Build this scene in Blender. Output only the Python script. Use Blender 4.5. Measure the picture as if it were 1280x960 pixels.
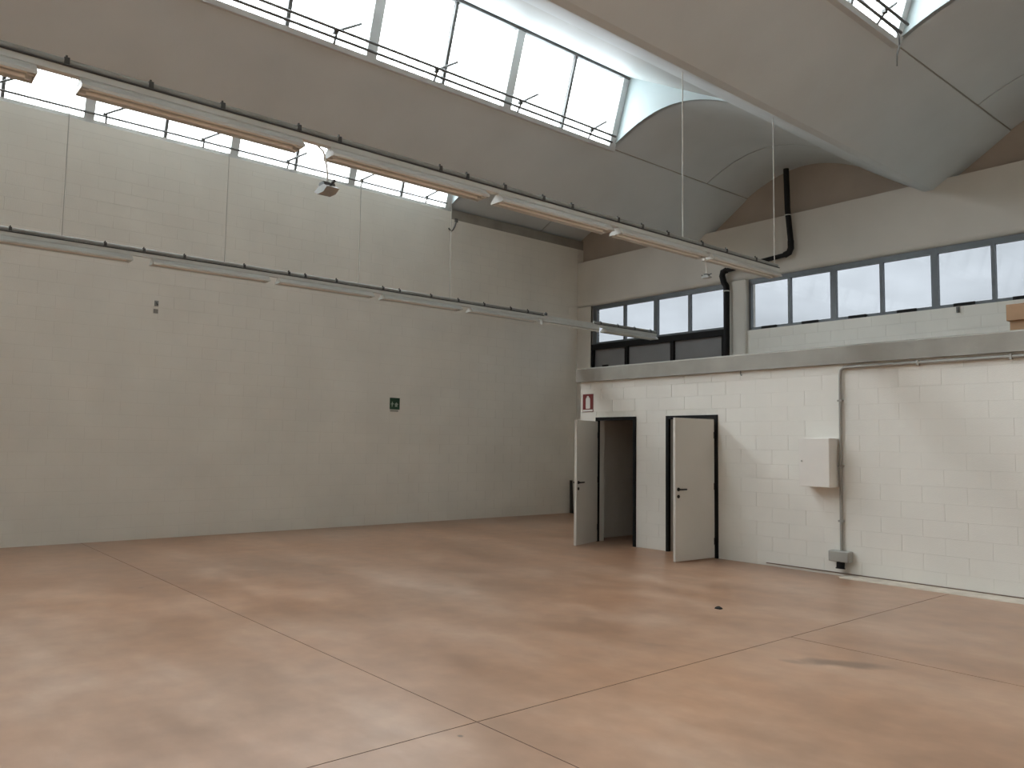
import bpy, bmesh, math, random
from mathutils import Matrix, Vector
random.seed(7)
SC = bpy.context.scene
for o in list(bpy.data.objects):
    bpy.data.objects.remove(o)

# ------------------------------------------------------------------ camera, world, exposure
EYE = 1.62
cam = bpy.data.objects.new('camera', bpy.data.cameras.new('camera'))
SC.collection.objects.link(cam)
CR = Matrix(((0.646424, 0.048614, 0.761427), (0.762833, -0.060525, -0.643753), (0.014790, 0.996983, -0.076210)))
cam.matrix_world = Matrix.Translation((0, 0, EYE)) @ CR.to_4x4()
cam.data.sensor_fit = 'HORIZONTAL'; cam.data.sensor_width = 36.0
cam.data.lens = 989.0 / 1280.0 * 36.0
cam.data.clip_end = 300
SC.camera = cam

SKY = 3.2            # overall brightness of the overcast sky
SC.view_settings.view_transform = 'Standard'
SC.view_settings.look = 'None'
SC.view_settings.gamma = 1
SC.view_settings.use_curve_mapping = False
SC.view_settings.exposure = 2.8
SC.cycles.use_denoising = True
SC.cycles.max_bounces = 14
SC.cycles.diffuse_bounces = 8
SC.cycles.transparent_max_bounces = 16
SC.cycles.sample_clamp_indirect = 6

w = bpy.data.worlds.new('overcast_sky'); SC.world = w
w.use_nodes = True
nt = w.node_tree; nt.nodes.clear()
def N(t, kind, **kw):
    n = t.nodes.new(kind)
    for k, v in kw.items(): setattr(n, k, v)
    return n
wo = N(nt, 'ShaderNodeOutputWorld'); bg = N(nt, 'ShaderNodeBackground')
tc = N(nt, 'ShaderNodeTexCoord'); sx = N(nt, 'ShaderNodeSeparateXYZ')
nt.links.new(tc.outputs['Generated'], sx.inputs[0])
rp = N(nt, 'ShaderNodeValToRGB')
rp.color_ramp.elements[0].position = 0.0; rp.color_ramp.elements[0].color = (0.20, 0.20, 0.19, 1)
rp.color_ramp.elements[1].position = 1.0; rp.color_ramp.elements[1].color = (0.96, 1.0, 1.05, 1)
e = rp.color_ramp.elements.new(0.495); e.color = (0.22, 0.22, 0.21, 1)
e = rp.color_ramp.elements.new(0.505); e.color = (0.27, 0.285, 0.305, 1)
e = rp.color_ramp.elements.new(0.75); e.color = (0.70, 0.735, 0.775, 1)
e = rp.color_ramp.elements.new(0.62); e.color = (0.355, 0.375, 0.40, 1)
mp = N(nt, 'ShaderNodeMath', operation='MULTIPLY_ADD'); mp.inputs[1].default_value = 0.5; mp.inputs[2].default_value = 0.5
nt.links.new(sx.outputs['Z'], mp.inputs[0]); nt.links.new(mp.outputs[0], rp.inputs['Fac'])
mpg = N(nt, 'ShaderNodeMapping'); mpg.inputs['Scale'].default_value = (2.2, 2.2, 7.0)
nz = N(nt, 'ShaderNodeTexNoise'); nz.inputs['Scale'].default_value = 2.0; nz.inputs['Detail'].default_value = 4
nt.links.new(tc.outputs['Generated'], mpg.inputs[0]); nt.links.new(mpg.outputs[0], nz.inputs['Vector'])
cr = N(nt, 'ShaderNodeMapRange'); cr.inputs[1].default_value = 0.3; cr.inputs[2].default_value = 0.7
cr.inputs[3].default_value = 0.80; cr.inputs[4].default_value = 1.18
nt.links.new(nz.outputs['Fac'], cr.inputs[0])
mx = N(nt, 'ShaderNodeVectorMath', operation='SCALE')
nt.links.new(rp.outputs['Color'], mx.inputs[0]); nt.links.new(cr.outputs[0], mx.inputs['Scale'])
nt.links.new(mx.outputs[0], bg.inputs['Color']); bg.inputs['Strength'].default_value = SKY
nt.links.new(bg.outputs[0], wo.inputs['Surface'])

# sampling portals that sit in the glazed openings (they give off no light of their own)
def portal(name, loc, size_x, size_y, xaxis, normal):
    l = bpy.data.lights.new(name, 'AREA'); l.shape = 'RECTANGLE'; l.size = size_x; l.size_y = size_y
    l.cycles.is_portal = True
    o = bpy.data.objects.new(name, l); SC.collection.objects.link(o)
    z = -Vector(normal).normalized(); x = Vector(xaxis).normalized(); y = z.cross(x)
    o.matrix_world = Matrix.Translation(loc) @ Matrix((x, y, z)).transposed().to_4x4()
    return o

# ------------------------------------------------------------------ dimensions (metres; camera foot at the origin)
LX = -13.75          # face of left wall
RX = 11.4            # face of the wall behind the camera on the right
BY = 9.92            # face of the low partition wall with the doors
WY = 13.70           # face of the window wall
RY = -12.0           # wall behind the camera
TIPZ = 6.70          # tip height of the roof wings
BOTZ = 5.97          # underside of the roof beams
BEAMS = [-10.24, -5.44, -0.64, 4.16, 8.96]
HALF = 1.18          # half width of a roof beam
GY0, GY1 = -8.0, 9.83   # run of the skylights
SLAB0, SLAB1 = 2.73, 2.97

# ------------------------------------------------------------------ materials
def mat(name, col, rough=0.6, var=0.06, scale=3.0, bump=0.0, bscale=60.0, metal=0.0, spec=0.5, detail=5, col2=None):
    m = bpy.data.materials.new(name); m.use_nodes = True
    t = m.node_tree; b = t.nodes['Principled BSDF']
    b.inputs['Roughness'].default_value = rough; b.inputs['Metallic'].default_value = metal
    b.inputs['Specular IOR Level'].default_value = spec
    c = N(t, 'ShaderNodeTexCoord'); n = N(t, 'ShaderNodeTexNoise')
    g = N(t, 'ShaderNodeNewGeometry')
    n.inputs['Scale'].default_value = scale; n.inputs['Detail'].default_value = detail
    t.links.new(g.outputs['Position'], n.inputs['Vector'])
    r = N(t, 'ShaderNodeValToRGB')
    a = col2 or [max(0, v * (1 - var)) for v in col]; z = [min(1, v * (1 + var)) for v in col]
    r.color_ramp.elements[0].position = 0.32; r.color_ramp.elements[0].color = (*a, 1)
    r.color_ramp.elements[1].position = 0.68; r.color_ramp.elements[1].color = (*z, 1)
    t.links.new(n.outputs['Fac'], r.inputs['Fac']); t.links.new(r.outputs['Color'], b.inputs['Base Color'])
    if bump:
        n2 = N(t, 'ShaderNodeTexNoise'); n2.inputs['Scale'].default_value = bscale; n2.inputs['Detail'].default_value = 4
        t.links.new(g.outputs['Position'], n2.inputs['Vector'])
        bp = N(t, 'ShaderNodeBump'); bp.inputs['Strength'].default_value = bump; bp.inputs['Distance'].default_value = 0.01
        t.links.new(n2.outputs['Fac'], bp.inputs['Height']); t.links.new(bp.outputs[0], b.inputs['Normal'])
    return m

def pane_mat(name, tint, gloss=0.06, rough=0.02):
    m = bpy.data.materials.new(name); m.use_nodes = True
    t = m.node_tree; t.nodes.clear()
    o = N(t, 'ShaderNodeOutputMaterial'); tr = N(t, 'ShaderNodeBsdfTransparent'); gl = N(t, 'ShaderNodeBsdfGlossy')
    mx = N(t, 'ShaderNodeMixShader'); mx.inputs[0].default_value = gloss
    g = N(t, 'ShaderNodeNewGeometry'); n = N(t, 'ShaderNodeTexNoise'); n.inputs['Scale'].default_value = 2.5
    t.links.new(g.outputs['Position'], n.inputs['Vector'])
    r = N(t, 'ShaderNodeValToRGB')
    r.color_ramp.elements[0].position = 0.3; r.color_ramp.elements[0].color = (*[v * 0.97 for v in tint], 1)
    r.color_ramp.elements[1].position = 0.7; r.color_ramp.elements[1].color = (*tint, 1)
    t.links.new(n.outputs['Fac'], r.inputs[0]); t.links.new(r.outputs[0], tr.inputs[0])
    gl.inputs['Roughness'].default_value = rough
    t.links.new(tr.outputs[0], mx.inputs[1]); t.links.new(gl.outputs[0], mx.inputs[2]); t.links.new(mx.outputs[0], o.inputs[0])
    return m

M = {}
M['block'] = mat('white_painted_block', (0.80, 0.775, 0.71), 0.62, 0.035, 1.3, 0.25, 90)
M['block_b'] = mat('white_painted_block_partition', (0.72, 0.695, 0.635), 0.6, 0.035, 1.3, 0.25, 90)  # one paint with the left wall; the two tones carry a light difference
M['mortar'] = mat('painted_mortar', (0.70, 0.675, 0.61), 0.75, 0.05, 8)
M['concrete'] = mat('cast_concrete', (0.60, 0.645, 0.66), 0.7, 0.05, 0.9, 0.1, 40)
M['beamc'] = mat('edge_beam_concrete', (0.64, 0.61, 0.555), 0.7, 0.05, 0.9, 0.1, 40)
M['slab'] = mat('raw_slab_concrete', (0.31, 0.295, 0.26), 0.8, 0.12, 2.5, 0.2, 40)
M['brown'] = mat('shade_toned_concrete', (0.42, 0.36, 0.30), 0.8, 0.06, 1.5)  # shade under the vault put into a darker, browner wall colour
M['inner'] = mat('shade_toned_inner_plaster', (0.10, 0.085, 0.07), 0.8, 0.08, 3)  # gloom of the inner rooms put into the colour, keeps doorways dark
M['gable'] = mat('pale_gable_panel', (0.36, 0.41, 0.41), 0.7, 0.02, 1.0)
M['whitepaint'] = mat('white_panel', (0.48, 0.50, 0.49), 0.6, 0.02, 1.0)
M['skyframe'] = mat('skylight_frame_aluminium', (0.55, 0.56, 0.55), 0.45, 0.04, 4)
M['skydark'] = mat('skylight_dark_metal', (0.10, 0.10, 0.095), 0.5, 0.05, 6)
M['winframe'] = mat('grey_window_aluminium', (0.13, 0.145, 0.155), 0.45, 0.06, 5, metal=0.2)
M['black'] = mat('black_paint', (0.008, 0.008, 0.008), 0.6, 0.15, 6, spec=0.2)
M['blackpipe'] = mat('black_plastic_pipe', (0.008, 0.007, 0.007), 0.55, 0.15, 6, spec=0.25)
M['greypanel'] = mat('grey_infill_panel', (0.20, 0.20, 0.205), 0.5, 0.06, 2)
M['door'] = mat('pale_grey_door', (0.60, 0.575, 0.525), 0.45, 0.03, 1.5)
M['fixture'] = mat('off_white_enamel', (0.58, 0.59, 0.56), 0.4, 0.04, 4)
M['tube'] = mat('fluorescent_tube_glass', (0.82, 0.81, 0.76), 0.25, 0.02, 4)
M['rail'] = mat('galvanised_rail', (0.31, 0.315, 0.295), 0.5, 0.1, 8, metal=0.2)
M['clamp'] = mat('dark_clamp', (0.05, 0.05, 0.048), 0.5, 0.1, 8)
M['wire'] = mat('hanger_wire_steel', (0.50, 0.485, 0.44), 0.5, 0.06, 8)
M['cable'] = mat('white_cable', (0.66, 0.65, 0.60), 0.5, 0.05, 8)
M['conduit'] = mat('grey_conduit', (0.31, 0.30, 0.27), 0.5, 0.05, 4)
M['panelbox'] = mat('beige_cabinet', (0.72, 0.685, 0.635), 0.45, 0.02, 2)
M['red'] = mat('sign_red', (0.16, 0.022, 0.02), 0.45, 0.05, 12)
M['green'] = mat('sign_green', (0.012, 0.055, 0.025), 0.45, 0.08, 12)
M['signwhite'] = mat('sign_white', (0.66, 0.64, 0.60), 0.45, 0.03, 12)
M['signgreenw'] = mat('sign_pale', (0.34, 0.42, 0.36), 0.45, 0.03, 12)
M['card'] = mat('brown_cardboard', (0.34, 0.215, 0.125), 0.8, 0.08, 9, 0.1, 120)
M['board'] = mat('dark_board', (0.035, 0.03, 0.025), 0.7, 0.1, 9)
M['plinth'] = mat('bare_cement_strip', (0.52, 0.455, 0.375), 0.8, 0.12, 6, 0.2, 60)
M['joint'] = mat('floor_joint_filler', (0.15, 0.095, 0.07), 0.8, 0.1, 10)
M['sky_pane'] = pane_mat('clear_skylight_glass', (0.95, 0.97, 0.97), 0.04)
M['win_pane'] = pane_mat('tinted_window_glass', (0.285, 0.292, 0.296), 0.008)

def floor_mat():
    m = bpy.data.materials.new('pink_quartz_concrete'); m.use_nodes = True
    t = m.node_tree; b = t.nodes['Principled BSDF']; L = t.links.new
    g = N(t, 'ShaderNodeNewGeometry')
    n1 = N(t, 'ShaderNodeTexNoise'); n1.inputs['Scale'].default_value = 0.55; n1.inputs['Detail'].default_value = 6; n1.inputs['Roughness'].default_value = 0.62
    n2 = N(t, 'ShaderNodeTexNoise'); n2.inputs['Scale'].default_value = 4.0; n2.inputs['Detail'].default_value = 6
    st_ = N(t, 'ShaderNodeMapping'); st_.inputs['Rotation'].default_value = (0, 0, -0.7); st_.inputs['Scale'].default_value = (0.7, 1.7, 1.0); L(g.outputs['Position'], st_.inputs[0])
    L(st_.outputs[0], n1.inputs['Vector']); L(g.outputs['Position'], n2.inputs['Vector'])
    r1 = N(t, 'ShaderNodeValToRGB')
    r1.color_ramp.elements[0].position = 0.3; r1.color_ramp.elements[0].color = (0.265, 0.157, 0.101, 1)
    r1.color_ramp.elements[1].position = 0.72; r1.color_ramp.elements[1].color = (0.445, 0.318, 0.24, 1)
    e = r1.color_ramp.elements.new(0.5); e.color = (0.35, 0.219, 0.147, 1)
    L(n1.outputs['Fac'], r1.inputs[0])
    r2 = N(t, 'ShaderNodeMapRange'); r2.inputs[1].default_value = 0.3; r2.inputs[2].default_value = 0.7; r2.inputs[3].default_value = 0.89; r2.inputs[4].default_value = 1.09
    L(n2.outputs['Fac'], r2.inputs[0])
    n3 = N(t, 'ShaderNodeTexNoise'); n3.inputs['Scale'].default_value = 0.32; n3.inputs['Detail'].default_value = 5; n3.inputs['Roughness'].default_value = 0.5; n3.inputs['Distortion'].default_value = 0.2
    L(g.outputs['Position'], n3.inputs['Vector'])
    m3 = N(t, 'ShaderNodeMapRange'); m3.inputs[1].default_value = 0.33; m3.inputs[2].default_value = 0.67
    L(n3.outputs['Fac'], m3.inputs[0])
    r3 = N(t, 'ShaderNodeMix', data_type='RGBA'); r3.inputs[6].default_value = (1.02, 0.87, 0.73, 1); r3.inputs[7].default_value = (1.0, 1.0, 0.99, 1)
    L(m3.outputs[0], r3.inputs[0])
    mu = N(t, 'ShaderNodeVectorMath', operation='MULTIPLY'); L(r1.outputs[0], mu.inputs[0]); L(r3.outputs[2], mu.inputs[1])
    sc = N(t, 'ShaderNodeVectorMath', operation='SCALE'); L(mu.outputs[0], sc.inputs[0]); L(r2.outputs[0], sc.inputs['Scale'])
    # oil stains with shapes of their own
    cur = sc.outputs[0]
    for (x, y, ax, ay, rot, k) in ((-3.05, 5.90, 0.33, 0.11, 0.55, 0.55), (-3.32, 5.64, 0.09, 0.05, 0.3, 0.35), (-3.63, 2.73, 0.022, 0.018, 0, 0.75), (-4.3, 5.2, 0.10, 0.05, 0.4, 0.18), (-1.05, 4.35, 0.03, 0.02, 0, 0.6), (-9.3, 2.6, 0.03, 0.03, 0, 0.5)):
        mp = N(t, 'ShaderNodeMapping', vector_type='TEXTURE'); mp.inputs['Location'].default_value = (x, y, 0); mp.inputs['Rotation'].default_value = (0, 0, rot); mp.inputs['Scale'].default_value = (ax, ay, 1)
        L(g.outputs['Position'], mp.inputs[0])
        ln = N(t, 'ShaderNodeVectorMath', operation='LENGTH'); L(mp.outputs[0], ln.inputs[0])
        ad = N(t, 'ShaderNodeMath', operation='MULTIPLY_ADD'); ad.inputs[1].default_value = 1.1; L(n2.outputs['Fac'], ad.inputs[0]); L(ln.outputs['Value'], ad.inputs[2])
        mr = N(t, 'ShaderNodeMapRange'); mr.inputs[1].default_value = 1.15; mr.inputs[2].default_value = 1.75; mr.inputs[3].default_value = k; mr.inputs[4].default_value = 0.0
        L(ad.outputs[0], mr.inputs[0])
        mix = N(t, 'ShaderNodeMix', data_type='RGBA'); mix.inputs[7].default_value = (0.07, 0.05, 0.04, 1)
        L(mr.outputs[0], mix.inputs[0]); L(cur, mix.inputs[6]); cur = mix.outputs[2]
    L(cur, b.inputs['Base Color'])
    rr = N(t, 'ShaderNodeMapRange'); rr.inputs[1].default_value = 0.3; rr.inputs[2].default_value = 0.7; rr.inputs[3].default_value = 0.29; rr.inputs[4].default_value = 0.40
    L(n1.outputs['Fac'], rr.inputs[0]); L(rr.outputs[0], b.inputs['Roughness'])
    bp = N(t, 'ShaderNodeBump'); bp.inputs['Strength'].default_value = 0.06; bp.inputs['Distance'].default_value = 0.01
    L(n2.outputs['Fac'], bp.inputs['Height']); L(bp.outputs[0], b.inputs['Normal'])
    return m
M['floor'] = floor_mat()

# ------------------------------------------------------------------ mesh helpers
class MB:
    """collects simple shapes into one mesh"""
    def __init__(s): s.v = []; s.f = []; s.smooth = []
    def add(s, vs, fs, smooth=False):
        k = len(s.v); s.v += [tuple(p) for p in vs]
        for f in fs: s.f.append(tuple(i + k for i in f)); s.smooth.append(smooth)
        return s
    def box(s, x0, x1, y0, y1, z0, z1):
        vs = [(x, y, z) for x in (x0, x1) for y in (y0, y1) for z in (z0, z1)]
        return s.add(vs, [(0, 1, 3, 2), (4, 6, 7, 5), (0, 4, 5, 1), (2, 3, 7, 6), (0, 2, 6, 4), (1, 5, 7, 3)])
    def tube(s, pts, r, n=8, r2=None, caps=True):
        pts = [Vector(p) for p in pts]; k = len(pts); vs = []; up = None
        for i, p in enumerate(pts):
            d = (pts[min(i + 1, k - 1)] - pts[max(i - 1, 0)]).normalized()
            if up is None:
                up = d.orthogonal().normalized()
            up = (up - d * up.dot(d)).normalized(); q = d.cross(up)
            rr = r if r2 is None else r + (r2 - r) * i / (k - 1)
            vs += [p + (up * math.cos(2 * math.pi * j / n) + q * math.sin(2 * math.pi * j / n)) * rr for j in range(n)]
        fs = [(i * n + j, i * n + (j + 1) % n, (i + 1) * n + (j + 1) % n, (i + 1) * n + j) for i in range(k - 1) for j in range(n)]
        s.add(vs, fs, True)
        if caps:
            s.add(vs[:n], [tuple(range(n - 1, -1, -1))]); s.add(vs[-n:], [tuple(range(n))])
        return s
    def prism(s, poly, axis, a, b, smooth=False):
        """extrude a closed 2D outline along an axis: y -> outline in (x,z); x -> (y,z); z -> (x,y)"""
        def P(u, v, t): return {'y': (u, t, v), 'x': (t, u, v), 'z': (u, v, t)}[axis]
        n = len(poly)
        vs = [P(u, v, a) for u, v in poly] + [P(u, v, b) for u, v in poly]
        s.add(vs, [(i, (i + 1) % n, n + (i + 1) % n, n + i) for i in range(n)], smooth)
        s.add([P(u, v, a) for u, v in poly], [tuple(range(n))]); s.add([P(u, v, b) for u, v in poly], [tuple(range(n - 1, -1, -1))])
        return s
    def strip(s, bottom, top, axis, a, b, smooth=True):
        """open profile pair (lower and upper run) extruded along y, built from quads so it may be concave"""
        n = len(bottom)
        def row(run, t): return [(u, t, v) for u, v in run]
        vs = row(bottom, a) + row(bottom, b) + row(top, a) + row(top, b)
        for i in range(n - 1):
            s_ = [(i, i + 1, n + i + 1, n + i), (2 * n + i, 3 * n + i, 3 * n + i + 1, 2 * n + i + 1)]
            s.add([], [])
            k = len(s.v)
        fs = [(i, n + i, n + i + 1, i + 1) for i in range(n - 1)] + [(2 * n + i, 2 * n + i + 1, 3 * n + i + 1, 3 * n + i) for i in range(n - 1)]
        s.add(vs, fs, smooth)
        ends = [(i, i + 1, 2 * n + i + 1, 2 * n + i) for i in range(n - 1)] + [(n + i, 3 * n + i, 3 * n + i + 1, n + i + 1) for i in range(n - 1)]
        ends += [(0, 2 * n, 3 * n, n), (n - 1, 2 * n - 1, 4 * n - 1, 3 * n - 1)]
        s.add(vs, ends, False)
        return s
    def mesh(s, name):
        me = bpy.data.meshes.new(name); me.from_pydata(s.v, [], s.f)
        me.polygons.foreach_set('use_smooth', s.smooth)
        bm = bmesh.new(); bm.from_mesh(me); bmesh.ops.recalc_face_normals(bm, faces=bm.faces); bm.to_mesh(me); bm.free()
        return me
    def build(s, name, m, parent=None, loc=None, bevel=0):
        o = bpy.data.objects.new(name, s.mesh(name)); SC.collection.objects.link(o)
        o.data.materials.append(M[m] if isinstance(m, str) else m)
        if parent: o.parent = parent
        if loc: o.location = loc
        if bevel:
            b = o.modifiers.new('bevel', 'BEVEL'); b.width = bevel; b.segments = 2; b.limit_method = 'ANGLE'
        return o

def tag(o, label, cat, group=None, kind=None):
    o['label'] = label; o['category'] = cat
    if group: o['group'] = group
    if kind: o['kind'] = kind
    return o
def empty(name, loc, label, cat, group=None, kind=None):
    o = bpy.data.objects.new(name, None); SC.collection.objects.link(o); o.location = loc; o.empty_display_size = 0.2
    return tag(o, label, cat, group, kind)
def link(name, me, parent, loc, rot=None):
    o = bpy.data.objects.new(name, me); SC.collection.objects.link(o); o.parent = parent; o.location = loc
    if rot: o.rotation_euler = rot
    return o

# ------------------------------------------------------------------ floor: slabs cut by joints
fl = MB().box(LX - 0.3, RX + 0.3, RY - 0.3, WY + 0.3, -0.25, -0.0025).build('floor', 'joint')
tag(fl, 'pink polished concrete floor of the hall with dark saw-cut joints', 'floor', kind='structure')
FX = [LX - 0.1, -3.75, 4.0, RX + 0.1]
FY = [[RY - 0.1, -7.3, -3.9, -0.48, 2.94, WY + 0.1], [RY - 0.1, -7.3, -3.9, -0.48, 2.94, 6.36, WY + 0.1], [RY - 0.1, -7.3, -3.9, -0.48, 2.94, 6.36, WY + 0.1]]
g = 0.004
for i in range(3):
    for j in range(len(FY[i]) - 1):
        o = MB().box(FX[i] + g, FX[i + 1] - g, FY[i][j] + g, FY[i][j + 1] - g, -0.002, 0.0).build('floor_slab', 'floor', fl)
        o.data.materials.append(M['joint'])
        for p in o.data.polygons: p.material_index = 0 if p.normal.z > 0.5 else 1

# ------------------------------------------------------------------ block walls
_blocks = {}
def block_mesh(axis, L, h, m):
    """one painted block: chamfered front, facing -y (axis x) or +x (axis y); origin at its lower left front"""
    key = (axis, round(L, 3), round(h, 3), m)
    if key in _blocks: return _blocks[key]
    c = 0.0011 if axis == 'x' else 0.0011; d = 0.03
    fr = [(c, c), (L - c, c), (L - c, h - c), (c, h - c)]; bk = [(0, 0), (L, 0), (L, h), (0, h)]
    def P(u, v, dep): return (u, dep, v) if axis == 'x' else (-dep, u, v)
    vs = [P(u, v, 0) for u, v in fr] + [P(u, v, c) for u, v in bk] + [P(u, v, d) for u, v in bk]
    fs = [(0, 1, 2, 3)] + [(i, 4 + i, 4 + (i + 1) % 4, (i + 1) % 4) for i in range(4)] + [(4 + i, 8 + i, 8 + (i + 1) % 4, 4 + (i + 1) % 4) for i in range(4)]
    mb = MB().add(vs, fs); me = mb.mesh('concrete_block'); me.materials.append(M[m]); _blocks[key] = me
    return me
def courses(a0, a1, z0, z1, holes, L=0.5, H=0.2, gap=0.003):
    """list of (a, z, length, height) of blocks in running bond, cut around the openings (a0,a1,z0,z1)"""
    out = []; k = 0; z = z0
    while z < z1 - 0.02:
        zt = min(z + H, z1); a = a0 - (L / 2 if k % 2 else 0)
        while a < a1:
            segs = [(max(a, a0), min(a + L, a1))]
            for (h0, h1, hz0, hz1) in holes:
                if z < hz1 - 0.01 and zt > hz0 + 0.01:
                    new = []
                    for s0, s1 in segs:
                        if h1 <= s0 or h0 >= s1: new.append((s0, s1)); continue
                        if h0 > s0: new.append((s0, h0))
                        if h1 < s1: new.append((h1, s1))
                    segs = new
            for s0, s1 in segs:
                if s1 - s0 > 0.03: out.append((s0 + gap / 2, z + gap / 2, s1 - s0 - gap, zt - z - gap))
            a += L
        z = zt; k += 1
    return out

# left wall: mortar-coloured core, blocks proud of it
wl = MB().box(LX - 0.3, LX - 0.002, RY - 0.3, GY1, 0, 6.63).box(LX - 0.3, LX - 0.002, GY1, WY + 0.6, 0, 6.48).build('wall_left', 'mortar')
tag(wl, 'tall white painted block wall along the left of the hall', 'wall', kind='structure')
lb = courses(0.9, WY, 0.0, 6.48, [])
lb.sort(key=lambda b: math.hypot(LX, b[0] + 0.25, b[1] - EYE))
vis = [b for b in lb if b[0] > 1.3][:290]
vs_ = set(vis)
for b in vis:
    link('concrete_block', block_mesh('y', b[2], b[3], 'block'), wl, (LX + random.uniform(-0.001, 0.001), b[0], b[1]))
rest = MB()
for b in lb:
    if b in vs_: continue
    a, z, L, h = b; c = 0.0011; x = LX + random.uniform(-0.001, 0.001)
    fr = [(a + c, z + c), (a + L - c, z + c), (a + L - c, z + h - c), (a + c, z + h - c)]; bk = [(a, z), (a + L, z), (a + L, z + h), (a, z + h)]
    rest.add([(x, u, v) for u, v in fr] + [(x - c, u, v) for u, v in bk] + [(x - 0.03, u, v) for u, v in bk],
             [(0, 1, 2, 3)] + [(i, 4 + i, 4 + (i + 1) % 4, (i + 1) % 4) for i in range(4)] + [(4 + i, 8 + i, 8 + (i + 1) % 4, 4 + (i + 1) % 4) for i in range(4)])
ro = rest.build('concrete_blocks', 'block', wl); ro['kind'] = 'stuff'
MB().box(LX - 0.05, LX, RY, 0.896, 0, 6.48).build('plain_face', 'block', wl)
MB().box(LX - 0.05, LX, RY, GY1, 6.484, 6.64).build('coping', 'block', wl)

# low partition with the two doors
D1 = (-9.47, -8.57); D2 = (-7.95, -6.99); DH = 2.105
PX0, PX1 = -9.85, 3.0
wp = MB()
xs = [PX0, D1[0], D1[1], D2[0], D2[1], PX1]
for i in (0, 2, 4): wp.box(xs[i], xs[i + 1], BY + 0.0025, BY + 0.14, 0, SLAB0)
for d in (D1, D2): wp.box(d[0], d[1], BY + 0.004, BY + 0.14, DH, SLAB0)
wp = wp.build('wall_partition', 'mortar')
tag(wp, 'low white block partition wall holding the two doors', 'wall', kind='structure')
for (a, z, L, h) in courses(PX0, -2.2, 0.0, SLAB0, [(D1[0], D1[1], 0, DH), (D2[0], D2[1], 0, DH)]):
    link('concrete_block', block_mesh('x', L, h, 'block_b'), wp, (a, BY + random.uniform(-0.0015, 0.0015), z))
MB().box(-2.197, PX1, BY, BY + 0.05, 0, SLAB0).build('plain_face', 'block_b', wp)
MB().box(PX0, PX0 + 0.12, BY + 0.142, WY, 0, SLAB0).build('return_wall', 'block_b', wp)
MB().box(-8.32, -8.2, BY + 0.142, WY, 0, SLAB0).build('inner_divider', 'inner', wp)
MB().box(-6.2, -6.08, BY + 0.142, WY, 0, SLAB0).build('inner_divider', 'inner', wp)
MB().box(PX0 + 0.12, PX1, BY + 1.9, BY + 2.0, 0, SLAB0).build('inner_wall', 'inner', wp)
# slab over the low rooms
sl = MB().prism([(BY - 0.055, SLAB0), (BY - 0.055, SLAB1 - 0.02), (BY - 0.04, SLAB1), (WY - 0.002, SLAB1), (WY - 0.002, SLAB0)], 'x', PX0 - 0.07, PX1).build('trim_1', 'slab')
tag(sl, 'grey raw concrete slab edge running above the partition wall', 'slab', kind='structure')
# cement strip at the wall foot
pl = MB().prism([(BY - 0.002, 0.001), (BY - 0.20, 0.001), (BY - 0.19, 0.018), (BY - 0.03, 0.03), (BY - 0.002, 0.03)], 'x', -5.05, -1.0).build('baseboard_partition', 'plinth')
MB().box(-6.2, -1.0, BY - 0.012, BY - 0.003, 0.0305, 0.042).build('shadow_gap', 'joint', pl)
tag(pl, 'rough pale cement strip along the foot of the partition wall', 'plinth', kind='structure')

# window wall
W1 = (-13.28, -9.50); W2X0, W2X1 = -8.95, 2.0
wb = MB()
wb.box(LX, W1[0], WY + 0.004, WY + 0.3, 0, 5.0)
wb.box(W1[0], W1[1], WY + 0.004, WY + 0.3, 0, 3.40)
wb.box(W1[1], W2X0, WY + 0.004, WY + 0.3, 0, 5.0)
wb.box(W2X0, W2X1, WY + 0.004, WY + 0.3, 0, 3.96)
wb.box(W2X1, RX, WY + 0.004, WY + 0.3, 0, 5.0)
wb = wb.build('wall_back', 'beamc')
tag(wb, 'upper window wall at the far side of the hall', 'wall', kind='structure')
for (a, z, L, h) in courses(W2X0 + 0.0, -3.0, 2.98, 3.96, []):
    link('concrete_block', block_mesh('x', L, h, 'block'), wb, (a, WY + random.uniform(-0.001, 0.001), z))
MB().box(LX, W1[0], WY, WY + 0.05, 2.98, 5.0).build('pilaster', 'beamc', wb)
MB().box(W1[1] + 0.22, W2X0, WY - 0.06, WY + 0.05, 2.98, 5.0).build('pilaster', 'beamc', wb, bevel=0.03)
# edge beam over the windows (rounded lower edge)
r = 0.09; pf = [(WY + 0.32, 5.0), (WY + 0.32, 6.12), (WY, 6.12)] + [(WY + r - r * math.cos(a), 5.0 + r - r * math.sin(a)) for a in [i * math.pi / 12 for i in range(7)]]
tr = MB().prism(pf, 'x', LX - 0.3, RX + 0.3).build('trim_2', 'beamc')
tag(tr, 'pale concrete edge beam above the window band', 'beam', kind='structure')
bk = MB().box(LX - 0.3, RX + 0.3, WY + 0.2, WY + 0.6, 6.12, 7.6).build('wall_back_upper', 'brown')
tag(bk, 'recessed wall, toned brown for shade, between edge beam and roof vault', 'wall', kind='structure')
# walls behind the camera
o = MB().box(RX, RX + 0.3, RY - 0.3, WY + 0.6, 0, 7.6).build('wall_right', 'block'); tag(o, 'white wall closing the hall on the right', 'wall', kind='structure')
o = MB().box(LX - 0.3, RX + 0.3, RY - 0.3, RY, 0, 7.6).build('wall_front', 'block'); tag(o, 'white wall behind the viewer', 'wall', kind='structure')

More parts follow.
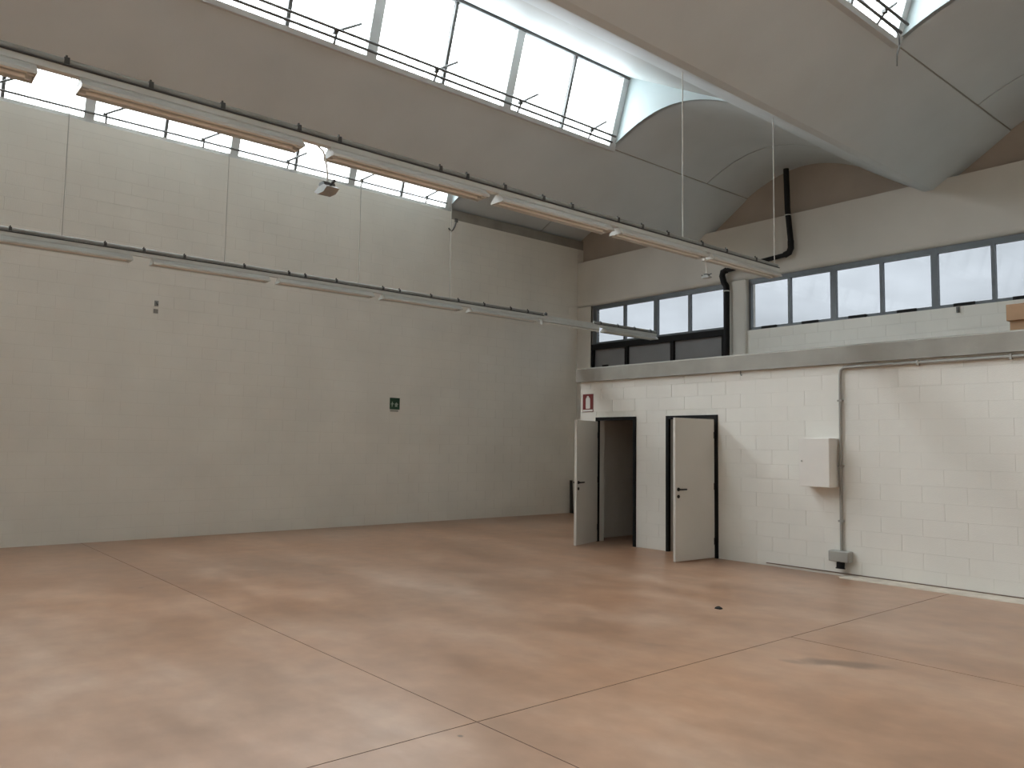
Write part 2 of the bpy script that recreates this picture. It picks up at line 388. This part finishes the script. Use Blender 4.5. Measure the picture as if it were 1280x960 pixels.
# ------------------------------------------------------------------ roof: winged beams, vault panels, sheds
ce = bpy.data.objects.new('ceiling', None); SC.collection.objects.link(ce); ce.location = (0, 0, BOTZ)
tag(ce, 'precast concrete shed roof with winged beams and shallow vaults', 'ceiling', kind='structure')
def rbuild(mb, name, m):
    o = mb.build(name, m); o.parent = ce; o.matrix_parent_inverse = Matrix.Translation((0, 0, -BOTZ)); return o
prof = [(0.06, 5.97), (0.085, 5.982), (0.30, 6.118), (0.55, 6.282), (0.80, 6.445), (1.00, 6.578), (HALF, TIPZ)]
def wing(xc):
    """broad V section: flat soffit and two curved wings, thinning to the tips"""
    mb = MB()
    for sg in (-1, 1):
        run = [(sg * u, v) for u, v in prof]; top = [(sg * u, v + (0.012 if u == HALF else 0.09)) for u, v in prof]
        mb.strip([(xc + u, v) for u, v in run], [(xc + u, v) for u, v in top], 'y', RY, WY + 0.45)
    mb.box(xc - 0.06, xc + 0.06, RY, WY + 0.45, 5.97, 6.06)
    return mb
for xc in BEAMS: rbuild(wing(xc), 'roof_beam', 'concrete')
# half beam beyond the left wall
x0 = BEAMS[0] - 4.80
rbuild(MB().strip([(x0 + u, v) for u, v in prof[3:]], [(x0 + u, v + (0.012 if u == HALF else 0.09)) for u, v in prof[3:]], 'y', RY, WY + 0.45), 'roof_beam', 'concrete')
rbuild(MB().box(x0 + HALF - 0.04, x0 + HALF + 0.10, GY1, WY + 0.2, 6.48, 6.70), 'tip_edge', 'slab')
TIPS = [(x0 + HALF, BEAMS[0] - HALF)] + [(BEAMS[i] + HALF, (BEAMS[i + 1] - HALF) if i + 1 < len(BEAMS) else RX) for i in range(len(BEAMS))]
RISE = 0.37
def arc(a, b, z, rise, n=20):
    return [(a + (b - a) * i / n, z + rise * math.sin(math.pi * i / n) ** 0.9 if 0 < i < n else z) for i in range(n + 1)]
GLEAN, GTOP = 0.36, 7.88
for ti, (a, b) in enumerate(TIPS[:5]):
    run = arc(a - 0.02, b + 0.02, TIPZ + 0.006, RISE)
    top = [(u, v + 0.06) for u, v in run]
    for (y0, y1) in ((GY1, 12.52), (12.55, WY + 0.6), (RY, GY0)):
        rbuild(MB().strip(run, top, 'y', y0, y1), 'vault_panel', 'concrete')
    rbuild(MB().strip([(u, v + 0.02) for u, v in run], [(u, v + 0.03) for u, v in top], 'y', 12.3, 12.76), 'joint_cover', 'slab')
    for (y0, y1) in ((GY1, WY + 0.6), (RY, GY0)):
        rbuild(MB().box(a - 0.22, a + 0.012, y0, y1, TIPZ + 0.013, TIPZ + 0.16), 'seam_filler', 'slab')  # strips added to block light leaks and draw the seam's dark shadow line
        rbuild(MB().box(b - 0.012, b + 0.22, y0, y1, TIPZ + 0.013, TIPZ + 0.16), 'seam_filler', 'slab')
    # sloping shed roof from the head of the skylight down to the next wing
    p0, p1 = (a + GLEAN - 0.03, GTOP), (b + 0.03, TIPZ + 0.03)
    rbuild(MB().prism([p0, p1, (p1[0], p1[1] + 0.10), (p0[0] - 0.06, p0[1] + 0.12)], 'y', GY0, GY1), 'shed_slab', 'whitepaint')
    for y in (GY1 - 0.02, GY0 + 0.02):
        n = len(run); s = 1 if y > 0 else -1
        up = []
        for (u, v) in run:
            t = (u - p0[0]) / (p1[0] - p0[0]); zz = p0[1] + (p1[1] - p0[1]) * t
            if u < p0[0]: zz = TIPZ + (GTOP - TIPZ) * max(0, (u - a)) / GLEAN
            up.append((u, max(zz + 0.05, v + 0.001)))
        rbuild(MB().strip([(u, v - 0.0) for u, v in run], up, 'y', y, y + 0.08 * s, smooth=False), 'gable_panel', 'gable')
xl, xr = TIPS[5]
rbuild(MB().box(xl - 0.05, xr + 0.1, RY, WY + 0.6, TIPZ, TIPZ + 0.1), 'flat_panel', 'concrete')

# ------------------------------------------------------------------ skylights
PITCH = 2.345
SKYNAMES = ['long skylight strip above the left wall', 'wide bright skylight between the two roof beams', 'skylight whose end corner shows at top right', 'skylight strip above the viewer', 'skylight strip behind the viewer']
for k, (a, b) in enumerate(TIPS[:5]):
    wn = empty('window_%d' % (k + 1), (a, 0, TIPZ), SKYNAMES[k], 'skylight', kind='structure')
    def loc(u, y, dn=0.0):
        """u 0..1 up the glazing, dn metres into the room"""
        nx, nz_ = (GTOP - TIPZ), -GLEAN; l = math.hypot(nx, nz_)
        return (0.02 + GLEAN * u + nx / l * dn, y, -0.005 + (GTOP - TIPZ - 0.015) * u + nz_ / l * dn)
    def bar(u0, u1, y0, y1, d0, d1):
        vs = [loc(u, y, d) for u in (u0, u1) for y in (y0, y1) for d in (d0, d1)]
        return MB().add(vs, [(0, 1, 3, 2), (4, 6, 7, 5), (0, 4, 5, 1), (2, 3, 7, 6), (0, 2, 6, 4), (1, 5, 7, 3)])
    bar(-0.03, 0.025, GY0, GY1, -0.05, 0.06).build('sill_rail', 'skyframe', wn)
    bar(0.95, 1.0, GY0, GY1, -0.05, 0.06).build('head_rail', 'skydark', wn)
    ys = []; y = GY1 - 0.07
    while y > GY0 + 0.2:
        ys.append(y); y -= PITCH
    ys.append(GY0 + 0.07)
    for i, y in enumerate(ys):
        bar(0.0, 1.0, y - 0.075, y + 0.075, -0.04, 0.05).build('mullion', 'skyframe', wn)
        if i + 1 < len(ys):
            y2 = ys[i + 1]; ym = (y + y2) / 2
            bar(0.0, 1.0, ym - 0.025, ym + 0.025, -0.03, 0.03).build('glazing_bar', 'skydark', wn)
            bar(0.02, 0.97, y2 + 0.075, ym - 0.025, -0.006, 0.006).build('pane', 'sky_pane', wn)
            bar(0.02, 0.97, ym + 0.025, y - 0.075, -0.006, 0.006).build('pane', 'sky_pane', wn)
    # opening gear: two rods along the sill with small cranked arms
    for u, dd in ((0.075, 0.10), (0.15, 0.16)) if k else ((0.10, 0.10),):
        MB().tube([loc(u, GY0 + 0.3, dd), loc(u, GY1 - 0.15, dd)], 0.019, 6).build('opening_rod', 'skydark', wn)
    y = 9.15; i = 0
    while y > 0.5:
        MB().tube([loc(0.14, y, 0.14), loc(0.32, y + 0.36, 0.03)], 0.02, 6).tube([loc(0.02, y + 0.02, 0.06), loc(0.14, y, 0.14)], 0.016, 6).build('crank_arm', 'skydark', wn)
        MB().box(-0.02, 0.03, -0.03, 0.03, -0.02, 0.02).build('bracket', 'skydark', wn, loc=loc(0.12, y - 0.02, 0.13))
        y -= 1.55; i += 1
    nrm = Vector(((GTOP - TIPZ), 0, -GLEAN)).normalized()
    c = Vector(loc(0.5, (GY0 + GY1) / 2, -0.06)) + Vector((a, 0, TIPZ))
    portal('skylight_portal', c, GY1 - GY0 - 0.1, 1.2, (0, 1, 0), nrm)

# ------------------------------------------------------------------ window band
WIN_Y = WY + 0.10      # glass plane
def window_unit(wn, x0, x1, z0, z1, ox, latch=True):
    """fixed frame with two sashes; coordinates relative to the window's empty at (ox, WY, 0)"""
    y0, y1 = 0.07, 0.14; f = 0.055
    X0, X1 = x0 - ox, x1 - ox
    MB().box(X0, X1, y0, y1, z1 - 0.10, z1).build('head_rail', 'winframe', wn)
    MB().box(X0, X1, y0, y1, z0, z0 + 0.06).build('bottom_rail', 'winframe', wn)
    MB().box(X0, X0 + f, y0, y1, z0 + 0.06, z1 - 0.10).build('stile', 'winframe', wn)
    MB().box(X1 - f, X1, y0, y1, z0 + 0.06, z1 - 0.10).build('stile', 'winframe', wn)
    xm = (X0 + X1) / 2
    MB().box(xm - 0.03, xm + 0.03, y0, y1, z0 + 0.06, z1 - 0.10).build('centre_bar', 'winframe', wn)
    for (p, q) in ((X0 + f, xm - 0.03), (xm + 0.03, X1 - f)):
        MB().box(p, q, 0.10, 0.106, z0 + 0.06, z1 - 0.10).build('pane', 'win_pane', wn)
        if latch:
            MB().box((p + q) / 2 - 0.16, (p + q) / 2 + 0.16, y0 - 0.035, y0, z0 + 0.004, z0 + 0.06).build('vent_latch', 'black', wn)
w1 = empty('window_6', (W1[0], WY, 0), 'tall corner window with dark lower panels beside the left wall', 'window', kind='structure')
z1b = 4.04
window_unit(w1, -13.20, -11.34, z1b, 5.0, W1[0], False)
window_unit(w1, -11.34, -9.50, z1b, 5.0, W1[0], False)
ox = W1[0]
MB().box(0, W1[1] - ox, 0.02, 0.15, 3.92, 4.05).build('transom', 'black', w1)
MB().box(0, 0.06, 0.03, 0.15, 3.40, 3.92).build('stile', 'black', w1)
for xm in (-12.18, -10.86): MB().box(xm - 0.045 - ox, xm + 0.045 - ox, 0.03, 0.15, 3.40, 3.92).build('stile', 'black', w1)
MB().box(-9.58 - ox, -9.5 - ox, 0.03, 0.15, 3.40, 3.92).build('stile', 'black', w1)
for p, q in ((-13.22, -12.225), (-12.135, -10.905), (-10.815, -9.58)):
    MB().box(p - ox, q - ox, 0.09, 0.11, 3.40, 3.92).build('infill_panel', 'greypanel', w1)
MB().box(-12.95 - ox, -12.78 - ox, 0.05, 0.09, 3.42, 3.54).build('vent_latch', 'black', w1)
MB().box(-13.28 - ox, -13.20 - ox, 0.07, 0.14, 4.05, 5.0).build('side_frame', 'winframe', w1)
UN = [(-8.95, -7.18), (-7.18, -5.41), (-5.41, -3.64), (-3.64, -1.87), (-1.87, -0.1), (-0.1, 2.0)]
UL = ['window of the band next to the black drainpipe', 'second window of the band from the drainpipe', 'window of the band at the right picture edge', 'fourth window of the band, beyond the picture edge', 'fifth window of the band, beyond the picture edge', 'last window of the band, beyond the picture edge']
for i, (p, q) in enumerate(UN):
    wn = empty('window_%d' % (7 + i), (p, WY, 0), UL[i], 'window', 'grey two-pane windows in the band', 'structure')
    window_unit(wn, p, q, 3.96, 5.0, p)
portal('window_portal', (-11.35, WY + 0.16, 4.5), 3.7, 0.9, (1, 0, 0), (0, -1, 0))
portal('window_portal', ((W2X0 + W2X1) / 2, WY + 0.16, 4.5), W2X1 - W2X0, 0.95, (1, 0, 0), (0, -1, 0))

# ------------------------------------------------------------------ doors
def door(n, d, hinge_left, angle, label):
    dn = empty('door_%d' % n, ((d[0] + d[1]) / 2, BY, 0), label, 'door', kind='structure')
    cx = (d[0] + d[1]) / 2; hw = (d[1] - d[0]) / 2; fw = 0.055
    for s in (-1, 1):
        a, b = sorted((s * hw, s * (hw - fw)))
        MB().box(a, b, -0.02, 0.035, 0, DH).build('door_jamb', 'black', dn)
        a, b = sorted((s * hw, s * (hw - fw + 0.01)))
        MB().box(a, b, 0.035, 0.16, 0, DH).build('reveal_lining', 'door', dn)
    MB().box(-hw + fw, hw - fw, -0.02, 0.035, DH - fw, DH).build('door_head', 'black', dn)
    MB().box(-hw + fw - 0.01, hw - fw + 0.01, 0.035, 0.16, DH - fw + 0.01, DH).build('reveal_lining', 'door', dn)
    W = 2 * (hw - fw) - 0.01; H = DH - fw - 0.015; s = 1 if hinge_left else -1
    hx = -hw + fw if hinge_left else hw - fw
    # leaf modelled from its hinge along +x (or -x), then swung out into the hall
    lf = MB().box(*(sorted((0, s * W))), -0.022, 0.022, 0.012, H).build('door_leaf', 'door', dn, loc=(hx, -0.045, 0), bevel=0.003)
    lf.rotation_euler = (0, 0, -s * math.radians(angle))
    for side in (-1, 1):
        xx = s * (W - 0.06); yy = side * 0.022
        h = MB().tube([(xx, yy, 1.02), (xx, yy + side * 0.045, 1.02)], 0.012, 8)
        h.tube([(xx, yy + side * 0.045, 1.02), (xx - s * 0.05, yy + side * 0.05, 1.02), (xx - s * 0.125, yy + side * 0.045, 1.02)], 0.011, 8)
        h.build('door_handle', 'black', lf)
        MB().tube([(xx, yy, 1.02), (xx, yy + side * 0.008, 1.02)], 0.027, 14).build('rosette', 'black', lf)
        MB().tube([(xx, yy, 0.92), (xx, yy + side * 0.008, 0.92)], 0.025, 14).build('key_escutcheon', 'black', lf)
    for hz in (0.25, 1.05, 1.8):
        MB().tube([(0, 0, hz - 0.05), (0, 0, hz + 0.05)], 0.028, 8).build('hinge', 'black', lf)
    return dn
door(1, D1, True, 72, 'grey door wide open under the red sign, black frame')
door(2, D2, False, 86, 'grey door swung out, the one nearer the cabinet, black frame')

# ------------------------------------------------------------------ hanging light rows
def light(row_x, y0, y1, z, label, group, slim=False):
    L = y1 - y0
    t = empty('fluorescent_light', (row_x, y0, z), label, 'ceiling light', group)
    # z = underside of the carrying channel
    if slim:
        bo = MB().prism([(-0.03, 0), (-0.035, -0.05), (0.035, -0.05), (0.03, 0)], 'y', 0, L).build('body', 'fixture', t)
        MB().tube([(0, 0.03, -0.075), (0, L - 0.03, -0.075)], 0.014, 10).build('tube', 'tube', t)
        for a, b in ((0.0, 0.03), (L - 0.03, L)): MB().box(-0.02, 0.02, a, b, -0.10, -0.05).build('lamp_holder', 'fixture', bo)
        return t
    bo = MB().prism([(-0.03, 0), (-0.034, -0.035), (0.034, -0.035), (0.03, 0)], 'y', 0, L).build('body', 'fixture', t)
    # two flared reflector wings of thin sheet
    for s in (-1, 1):
        MB().prism([(s * 0.035, -0.012), (s * 0.092, -0.062), (s * 0.092, -0.084), (s * 0.088, -0.084), (s * 0.088, -0.064), (s * 0.035, -0.018)], 'y', 0.0, L).build('reflector', 'fixture', t)
        MB().tube([(s * 0.042, 0.05, -0.062), (s * 0.042, L - 0.05, -0.062)], 0.014, 10).build('tube', 'tube', t)
        for a, b in ((0.012, 0.05), (L - 0.05, L - 0.012)): MB().box(s * 0.042 - 0.016, s * 0.042 + 0.016, a, b, -0.08, -0.035).build('lamp_holder', 'fixture', bo)
    for yy in (0.0, L - 0.008):
        MB().prism([(-0.035, -0.012), (-0.088, -0.064), (-0.088, -0.08), (0.088, -0.08), (0.088, -0.064), (0.035, -0.012)], 'y', yy + 0.001, yy + 0.007).build('end_plate', 'fixture', t)
    return t
R1X, R2X = -5.72, -10.60
R1 = [(-0.75, 0.81), (1.06, 2.62), (2.865, 4.455), (4.615, 6.155), (6.275, 7.835), (7.935, 9.44)]
R2 = [(1.13, 2.66), (2.90, 4.45), (4.59, 6.11), (6.29, 7.79), (7.99, 9.52), (9.64, 11.14), (11.29, 12.84)]
ORD = ['first', 'second', 'third', 'fourth', 'fifth', 'sixth', 'seventh']
RZ1, RZ2 = 4.09, 4.03     # top of the carrying rails
def rail(x, z, y0, y1, label, hang, clamps, gaps=()):
    t = empty('light_rail', (x, y0, z), label, 'light rail', 'hanging rails that carry the lights')
    top0 = [(y0, y1)]
    for g in gaps:
        top0 = [q for p in top0 for q in ((p[0], g[0]), (g[1], p[1]))]
    for a, b in top0:
        MB().tube([(0.0, a - y0, -0.022), (0.0, b - y0, -0.022)], 0.024, 8).build('pipe', 'rail', t)
        MB().tube([(0.035, a - y0, -0.055), (0.035, b - y0, -0.055)], 0.008, 6).build('cable', 'clamp', t)
    MB().box(-0.032, 0.032, 0, y1 - y0, -0.105, -0.046).build('channel', 'fixture', t)
    for y in clamps:
        MB().box(-0.025, 0.025, -0.016, 0.016, -0.05, 0.004).box(-0.006, 0.006, -0.006, 0.006, 0.004, 0.024).build('clamp', 'clamp', t, loc=(0, y - y0, 0))
    dxb = min(abs(x - b) for b in BEAMS); top_z = BOTZ + (dxb - 0.06) * 0.652 + 0.01     # where the rod meets the sloping wing
    for y in hang:
        MB().tube([(0, y - y0, 0.0), (0, y - y0, top_z - z)], 0.0065, 6).build('hanger_rod', 'wire', t)
    return t
r1 = rail(R1X, RZ1, -0.9, 9.47, 'nearer hanging light rail, crossing in front of the left skylight', [7.44, 9.41], [-0.2, 0.25, 0.98, 1.5, 2.0, 2.6, 2.95, 3.95, 4.25, 4.7, 5.2, 5.6, 6.3, 6.7, 7.15, 7.8, 8.3, 8.95])
r2 = rail(R2X, RZ2, 1.0, 12.87, 'farther hanging light rail, in front of the left wall', [1.88, 3.83, 5.87, 7.58], [1.35, 2.35, 2.8, 3.3, 4.1, 4.75, 5.0, 5.5, 6.3, 6.6, 7.2, 7.75, 8.3, 8.9, 9.3, 9.75, 11.2, 11.7, 12.2, 12.7], gaps=[(9.67, 11.0)])
for i, (a, b) in enumerate(R1):
    lab = '%s white fluorescent light from the left on the nearer hanging rail' % ORD[i] if i else 'white fluorescent light cut by the left picture edge on the nearer rail'
    light(R1X, a, b, RZ1 - 0.107, lab, 'lights on the nearer rail')
for i, (a, b) in enumerate(R2):
    lab = '%s fluorescent light from the left on the farther rail before the left wall' % ORD[i] if i else 'fluorescent light cut by the left picture edge on the farther rail'
    if i == 6: lab = 'last fluorescent light of the farther rail, in front of the corner window'
    light(R2X, a, b, RZ2 - 0.107, lab, 'lights on the farther rail', slim=(i == 5))

# dangling sockets on loose cables
def dangling(x, y, z0, z1, label, s=1.0):
    t = empty('hanging_socket', (x, y, z1), label, 'socket', 'loose sockets hanging from the nearer rail')
    h = z0 - z1
    MB().tube([(0.0, -0.10 * s, h + 0.06), (0.0, -0.04, h + 0.02), (0, -0.005, h - 0.10), (0, 0.0, h * 0.4), (0, 0, 0.02)], 0.008, 6).build('cable', 'cable', t)
    MB().prism([(-0.05 * s, 0.0), (-0.035 * s, 0.03 * s), (0.035 * s, 0.03 * s), (0.05 * s, 0.0)], 'y', -0.05 * s, 0.05 * s).build('cap', 'clamp', t)
    a = MB().prism([(-0.11 * s, -0.03), (-0.05 * s, 0.0), (0.05 * s, 0.0), (0.11 * s, -0.03), (0.05 * s, -0.06 * s), (-0.05 * s, -0.06 * s)], 'y', -0.055 * s, 0.055 * s).build('socket_body', 'rail', t)
    for sg in (-1, 1):
        MB().tube([(sg * 0.06 * s, 0, 0.0), (sg * 0.13 * s, 0, 0.02 * s)], 0.012 * s, 6).build('lug', 'clamp', t)
    return t
dangling(-5.72, 2.86, 3.92, 3.66, 'grey socket hanging from a white cable below the nearer rail at left', 1.0)
dangling(-5.72, 7.90, 3.92, 3.70, 'small socket hanging from a curved white cable near the drainpipe', 0.55)

# ------------------------------------------------------------------ pipes
dp = empty('drainpipe', (-7.95, WY - 0.13, 3.0), 'black plastic drainpipe stepping down the edge beam to the slab', 'pipe')
dx, dz = 7.95, -3.0; R_ = 0.055
def P(x, z, y=0.0): return (x + dx, y, z + dz)
MB().tube([P(-7.98, 6.98), P(-7.96, 6.2), P(-7.90, 5.55)], R_, 12).build('upper_pipe', 'blackpipe', dp)
MB().tube([P(-7.90, 5.56), P(-7.90, 5.42), P(-7.94, 5.34), P(-8.03, 5.31)], R_ + 0.006, 12).build('elbow', 'blackpipe', dp)
MB().tube([P(-8.02, 5.31), P(-9.36, 5.22)], R_ * 0.8, 12).build('cross_pipe', 'blackpipe', dp)
MB().tube([P(-9.34, 5.22), P(-9.42, 5.20), P(-9.44, 5.12), P(-9.40, 4.98), P(-9.345, 4.90), P(-9.335, 4.80)], R_ + 0.008, 12).build('elbow', 'blackpipe', dp)
MB().tube([P(-9.335, 4.82), P(-9.345, 2.972)], R_ + 0.004, 12).build('lower_pipe', 'blackpipe', dp)
MB().tube([P(-7.955, 6.06), P(-7.955, 6.075)], R_ + 0.01, 12).build('pipe_clip', 'cable', dp)
MB().tube([P(-9.335, 4.78), P(-9.335, 4.80)], R_ + 0.02, 12).build('pipe_clip', 'cable', dp)

cd = empty('electrical_conduit', (-5.10, BY - 0.03, 0.3), 'grey electrical conduit from under the slab down to the socket box', 'conduit')
MB().tube([(0.0, 0, 0.03), (0.02, 0, 2.30), (0.03, 0, 2.345), (0.07, 0, 2.375), (0.12, 0, 2.38), (4.2, 0, 2.375)], 0.02, 10).build('pipe', 'conduit', cd)
for zz in (0.4, 1.1, 1.95): MB().box(-0.032 + zz * 0.009, 0.032 + zz * 0.009, -0.024, 0.028, zz - 0.012, zz + 0.012).build('saddle_clip', 'conduit', cd)
for xx in (1.0, 2.0, 3.0): MB().box(xx - 0.012, xx + 0.012, -0.024, 0.028, 2.345, 2.41).build('saddle_clip', 'conduit', cd)

sk = empty('socket_box', (-5.09, BY, 0.17), 'grey socket box with black inlet at the end of the conduit', 'socket box')
MB().box(-0.14, 0.13, -0.13, -0.002, 0.02, 0.155).build('housing', 'conduit', sk, bevel=0.012)
MB().box(-0.13, 0.12, -0.136, -0.131, 0.03, 0.145).build('cover', 'conduit', sk)
inl = MB().tube([(0.0, -0.075, 0.02), (0.0, -0.085, -0.055)], 0.05, 14).build('inlet', 'black', sk)
MB().tube([(0.0, -0.085, -0.055), (0.0, -0.087, -0.07)], 0.058, 14).build('inlet_cap', 'black', inl)

# ------------------------------------------------------------------ cabinet on the wall
cb = empty('wall_cabinet', (-5.34, BY, 1.13), 'beige electrical cabinet fixed to the partition wall', 'cabinet')
MB().box(-0.21, 0.21, -0.235, -0.002, 0.0, 0.63).build('body', 'panelbox', cb, bevel=0.004)
cdo = MB().box(-0.208, 0.208, -0.252, -0.238, 0.002, 0.628).build('cabinet_door', 'panelbox', cb, bevel=0.004)
MB().tube([(-0.17, -0.252, 0.33), (-0.17, -0.258, 0.33)], 0.012, 10).build('lock', 'conduit', cdo)

# ------------------------------------------------------------------ signs
sg = empty('extinguisher_sign', (-9.665, BY - 0.002, 2.205), 'red sign with white extinguisher symbol beside the open door', 'sign')
MB().box(-0.125, 0.125, -0.006, 0, 0, 0.31).build('plate', 'red', sg)
ex = [(-0.045, 0.055), (0.045, 0.055), (0.052, 0.07), (0.052, 0.22), (0.042, 0.245), (0.02, 0.258), (0.02, 0.278), (-0.025, 0.278), (-0.025, 0.258), (-0.042, 0.245), (-0.052, 0.22), (-0.052, 0.07)]
MB().prism(ex, 'y', -0.008, -0.0062).build('extinguisher_symbol', 'signwhite', sg)
MB().box(-0.115, 0.115, -0.008, -0.0062, 0.008, 0.04).build('caption_strip', 'signwhite', sg)
gs = empty('exit_sign', (LX + 0.003, 8.52, 2.26), 'small green emergency sign with white symbols on the left wall', 'sign')
MB().box(0, 0.008, -0.115, 0.115, 0.03, 0.265).build('plate', 'green', gs)
MB().box(0, 0.008, -0.105, 0.085, -0.012, 0.012).build('caption_strip', 'conduit', gs)
# running figure and arrow in pale strokes
fig = MB().prism([(-0.075, 0.085), (-0.055, 0.085), (-0.048, 0.13), (-0.025, 0.135), (-0.025, 0.15), (-0.048, 0.155), (-0.05, 0.185), (-0.07, 0.185), (-0.072, 0.15), (-0.09, 0.145), (-0.09, 0.13), (-0.072, 0.13)], 'x', 0.0082, 0.010)
fig.build('figure_symbol', 'signgreenw', gs)
MB().prism([(0.005, 0.085), (0.06, 0.085), (0.06, 0.13), (0.085, 0.13), (0.035, 0.175), (-0.01, 0.13), (0.005, 0.13)], 'x', 0.0082, 0.010).build('arrow_symbol', 'signgreenw', gs)

# ------------------------------------------------------------------ small things
cx = empty('cardboard_box', (-2.85, 10.12, SLAB1), 'brown cardboard box with folded lid on the slab at the right edge', 'box')
MB().box(-0.27, 0.27, -0.17, 0.19, 0.0, 0.14).build('carton', 'card', cx)
MB().box(-0.295, 0.295, -0.205, 0.22, 0.115, 0.30).build('lid', 'card', cx, bevel=0.006)

bd = MB().prism([(0.0, 0.0), (0.10, 0.0), (0.055, 0.78), (-0.01, 0.78)], 'y', 0, 0.03).build('dark_board', 'board', loc=(LX + 0.025, WY - 0.22, 0.0))
tag(bd, 'narrow dark board leaning in the corner behind the open door', 'board')

hk = empty('wall_hook', (LX, 9.86, 6.20), 'small steel hook on the left wall below the roof corner', 'hook')
MB().tube([(0.01, 0.10, 0.27), (0.03, 0.05, 0.13), (0.04, 0.0, 0.04), (0.05, -0.05, 0.0), (0.05, -0.10, 0.02), (0.05, -0.13, 0.05)], 0.016, 6).build('hook_bar', 'skydark', hk)
MB().box(0.0, 0.015, 0.06, 0.14, 0.23, 0.31).build('base_plate', 'skydark', hk)

fk = empty('wall_bracket', (LX, 3.86, 3.74), 'small rusty bracket stub on the left wall under the farther rail', 'bracket')
MB().box(0.0, 0.02, -0.02, 0.04, 0.08, 0.17).build('plate', 'rail', fk)
MB().box(0.0, 0.015, -0.03, 0.04, -0.04, 0.03).build('lower_plate', 'conduit', fk)
MB().tube([(0.02, 0.01, 0.14), (0.06, 0.01, 0.10)], 0.012, 6).build('stub', 'skydark', fk)

bs = MB()
pts = []
for i in range(9):
    a = 2 * math.pi * i / 9; rr = random.uniform(0.028, 0.042)
    pts.append((rr * math.cos(a) * 1.3, rr * math.sin(a)))
bs.add([(u, v, 0.0) for u, v in pts] + [(u * 0.8, v * 0.8, 0.012) for u, v in pts] + [(u * 0.35, v * 0.35 + 0.01, random.uniform(0.014, 0.022)) for u, v in pts],
       [tuple(range(8, -1, -1))] + [(i, (i + 1) % 9, 9 + (i + 1) % 9, 9 + i) for i in range(9)] + [(9 + i, 9 + (i + 1) % 9, 18 + (i + 1) % 9, 18 + i) for i in range(9)] + [tuple(range(18, 27))])
o = bs.build('debris_scrap', 'black', loc=(-4.84, 6.86, 0.0005)); tag(o, 'small black scrap of debris lying on the pink floor', 'debris')

for (x, z, lab) in ((-8.02, 2.66, 'tiny steel hook under the slab edge above the second door'),):
    o = empty('slab_hook', (x + 1.45, BY - 0.035, z), lab, 'hook')
    MB().tube([(0, 0, 0.075), (0, -0.005, 0.03), (0.01, -0.005, 0.0), (0.025, -0.005, 0.01)], 0.007, 6).build('hook_bar', 'skydark', o)
o = empty('sill_bracket', (-5.03, WY, 3.86), 'small grey bracket under the sill of the right window', 'bracket')
MB().box(-0.02, 0.02, -0.03, -0.001, 0.0, 0.09).build('plate', 'skydark', o)
MB().tube([(0, -0.03, 0.02), (0.03, -0.06, 0.0)], 0.012, 6).build('pin', 'skydark', o)

lc = empty('loose_cable', (-4.12, 9.4, 7.0), 'thin dark loose cable hanging across the corner of the right skylight', 'cable')
MB().tube([(0.02, -1.6, -0.12), (0.0, -0.87, -0.194), (0.0, -0.28, -0.26), (0.0, 0.14, -0.265), (0.0, 0.22, -0.30), (-0.01, 0.26, -0.40)], 0.009, 6).build('cable_run', 'skydark', lc)
MB().tube([(-0.01, 0.26, -0.40), (-0.01, 0.19, -0.55), (-0.01, 0.175, -0.70)], 0.008, 6).build('loose_end', 'skydark', lc)
